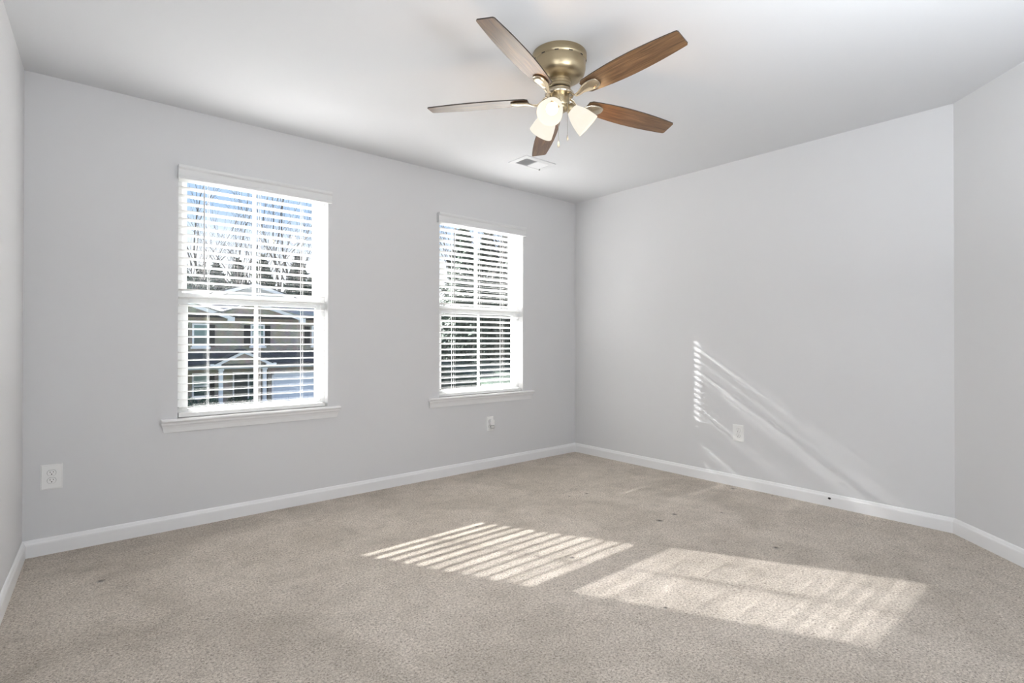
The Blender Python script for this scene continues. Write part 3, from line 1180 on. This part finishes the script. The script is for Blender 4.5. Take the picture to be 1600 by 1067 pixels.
for r_ in range(4):
    for c_ in range(8):
        xa = 9.12 + c_ * .505
        za = GZ + .14 + r_ * .53
        bbox(bm, xa, xa + .42, YF - 1.265, YF - 1.24, za, za + .40, .012, 1)
hp('door_panels', bm, M_gar, gd)
bm = BM()
box(bm, 8.86, 9.0, YF - 1.27, YF - 1.2, GZ, -1.50)
box(bm, 13.2, 13.34, YF - 1.27, YF - 1.2, GZ, -1.50)
box(bm, 8.86, 13.34, YF - 1.27, YF - 1.2, -1.62, -1.46)
hp('door_casing', bm, M_white, gd)

# ------------------------------------------------------------------ planting
def foliage_mat(name, ca, cb):
    m, nt, N, L, b = newmat(name)
    tc = N.new('ShaderNodeTexCoord')
    nz = N.new('ShaderNodeTexNoise')
    nz.inputs['Scale'].default_value = 2.2
    nz.inputs['Detail'].default_value = 6
    L.new(tc.outputs['Object'], nz.inputs['Vector'])
    rp = N.new('ShaderNodeValToRGB')
    rp.color_ramp.elements[0].position = .35
    rp.color_ramp.elements[0].color = (*ca, 1)
    rp.color_ramp.elements[1].position = .68
    rp.color_ramp.elements[1].color = (*cb, 1)
    L.new(nz.outputs['Fac'], rp.inputs[0])
    L.new(rp.outputs[0], b.inputs['Base Color'])
    b.inputs['Roughness'].default_value = .8
    return m
M_ever = foliage_mat('evergreen_needles', (0.018, 0.032, 0.022), (0.06, 0.10, 0.065))
M_bush = foliage_mat('shrub_leaves', (0.03, 0.07, 0.045), (0.10, 0.19, 0.12))
M_bark = pmat('bare_bark', (0.085, 0.078, 0.072), 0.9, var=(3, 0.25))

def leaf_cloud(bm, rnd, n, fn, size):
    for _ in range(n):
        p = fn()
        u = Vector((rnd.gauss(0, 1), rnd.gauss(0, 1), rnd.gauss(0, 1))).normalized()
        v = u.orthogonal().normalized()
        s = size * rnd.uniform(.6, 1.4)
        bm.faces.new([bm.verts.new(p + u * s), bm.verts.new(p + v * s * .5 - u * s * .2), bm.verts.new(p - v * s * .5 - u * s * .2)])

def bare_tree_bm(seed, h):
    rnd = random.Random(seed)
    bm = BM()
    def branch(p, d, length, r, depth):
        n = 4 if depth < 2 else 3
        pts = [p]
        rad = [r]
        q = p.copy()
        dd = d.copy()
        for k in range(n):
            dd = (dd + Vector((rnd.gauss(0, .10), rnd.gauss(0, .10), rnd.gauss(.03, .07)))).normalized()
            q = q + dd * (length / n)
            pts.append(q.copy())
            rad.append(r * (1 - .62 * (k + 1) / n))
        tube(bm, pts, rad, 6 if depth == 0 else (4 if depth < 3 else 3))
        if depth >= 4 or r < .012:
            return
        kids = {0: 8, 1: 4, 2: 4, 3: 3}[depth]
        for k in range(kids):
            f = rnd.uniform(.32 if depth == 0 else .25, 1.0) if k else 1.0
            i = min(n - 1, int(f * n))
            t = f * n - i
            bp_ = pts[i].lerp(pts[i + 1], t) if i < n else pts[-1]
            az = rnd.uniform(0, 2 * PI)
            spread = rnd.uniform(.35, .85) if k else .2
            side = Vector((math.cos(az), math.sin(az), rnd.uniform(-.1, .35)))
            nd = (dd * math.cos(spread) + side * math.sin(spread) + Vector((0, 0, .22))).normalized()
            branch(bp_, nd, length * rnd.uniform(.42, .62), max(.011, rad[i] * rnd.uniform(.36, .55)), depth + 1)
    branch(Vector((0, 0, -.2)), Vector((rnd.uniform(-.05, .05), rnd.uniform(-.05, .05), 1)), h * .72, h * .0125, 0)
    return bm

def conifer_bm(seed, h, w):
    rnd = random.Random(seed)
    bm = BM()
    def fn():
        t = rnd.random() ** 1.25
        z = h * (.06 + .94 * t)
        rr = w * (1 - t) ** .8 * rnd.uniform(.35, 1.0)
        a = rnd.uniform(0, 2 * PI)
        lobe = 1 + .22 * math.sin(5 * a + z * 2.1)
        return Vector((rr * lobe * math.cos(a), rr * lobe * math.sin(a), z - .25 * rr))
    leaf_cloud(bm, rnd, 2600, fn, .34)
    return bm
def bush_bm(seed, w, h):
    rnd = random.Random(seed)
    bm = BM()
    def fn():
        a = rnd.uniform(0, 2 * PI)
        t = rnd.random()
        rr = w * math.sqrt(rnd.uniform(.25, 1)) * math.sqrt(max(0.05, 1 - (t * .95) ** 2))
        return Vector((rr * math.cos(a), rr * math.sin(a), h * t))
    leaf_cloud(bm, rnd, 900, fn, .09)
    return bm

# bare trees rising behind the house (through the left window) and in the wood beyond the right window
protos = []
for sd in (11, 23, 37, 58):
    o = obj('bare_tree', bare_tree_bm(sd, 17.0), M_bark)
    protos.append(o)
rnd = random.Random(77)
LT = 'bare leafless tree rising behind the brick house, seen through the left window'
RT = 'bare leafless tree in the wood outside, seen through the right window'
spots = []
for x, y in ((6.0, 56), (7.4, 60), (10.2, 59), (11.6, 57), (13.4, 66), (15.0, 58), (18.0, 62)):
    spots.append((x, y, LT, 'bare trees behind the brick house'))
for x, y in ((30.5, 44), (33.5, 50), (36.5, 45), (39.0, 51), (43.0, 50), (32.0, 38), (34.6, 39.5), (38.0, 41)):
    spots.append((x, y, RT, 'bare trees outside the right window'))
for k, (x, y, lab, grp) in enumerate(spots):
    o = protos[k] if k < 4 else protos[k % 4].copy()
    if k >= 4:
        C.objects.link(o)
    o.location = (x, y, bank(x, y))
    o.rotation_euler = (0, 0, rnd.uniform(0, 6.28))
    s = rnd.uniform(.92, 1.22) * (1.0 + max(0, y - 56) * .011)
    o.scale = (s, s, s)
    tag(o, lab, 'tree', grp)
cp = [obj('evergreen_tree', conifer_bm(5, 11.0, 3.0), M_ever), obj('evergreen_tree', conifer_bm(9, 9.5, 3.4), M_ever)]
LC = 'dark green evergreen tree behind the brick house, through the left window'
RC = 'dark green evergreen tree at the wood edge, through the right window'
cs = [(4.9, 55, 1.12, LC), (6.9, 57, 1.28, LC), (9.0, 61, 1.20, LC), (10.6, 56, 1.02, LC), (13.4, 60, 1.30, LC), (15.4, 56, 1.24, LC), (17.6, 61, 1.36, LC), (19.8, 63, 1.34, LC), (12.2, 66, 1.32, LC),
      (27.5, 41, .95, RC), (29.5, 44, 1.22, RC), (31.6, 42, .90, RC), (33.5, 45, 1.36, RC), (36.0, 43, 1.05, RC), (38.0, 47, 1.42, RC), (40.5, 45, 1.1, RC), (43.0, 49, 1.34, RC), (45.5, 48, 1.2, RC), (35.0, 52, 1.5, RC), (41.0, 55, 1.55, RC)]
for k, (x, y, s, lab) in enumerate(cs):
    o = cp[k] if k < 2 else cp[k % 2].copy()
    if k >= 2:
        C.objects.link(o)
    o.location = (x, y, bank(x, y))
    o.rotation_euler = (0, 0, k * 1.3)
    o.scale = (s, s, s)
    tag(o, lab, 'tree', 'evergreens behind the brick house' if lab is LC else 'evergreens outside the right window')
bp0 = obj('shrub', bush_bm(3, .85, 1.0), M_bush)
for k, (x, y, s) in enumerate(((2.9, 39.4, 1.0), (4.2, 39.3, .9), (5.9, 39.2, .85), (7.1, 39.3, .7))):
    o = bp0 if k == 0 else bp0.copy()
    if k:
        C.objects.link(o)
    o.location = (x, y, GZ)
    o.rotation_euler = (0, 0, k * 1.9)
    o.scale = (s, s, s)
    tag(o, 'low green shrub in front of the brick house porch', 'shrub', 'shrubs by the brick house porch')
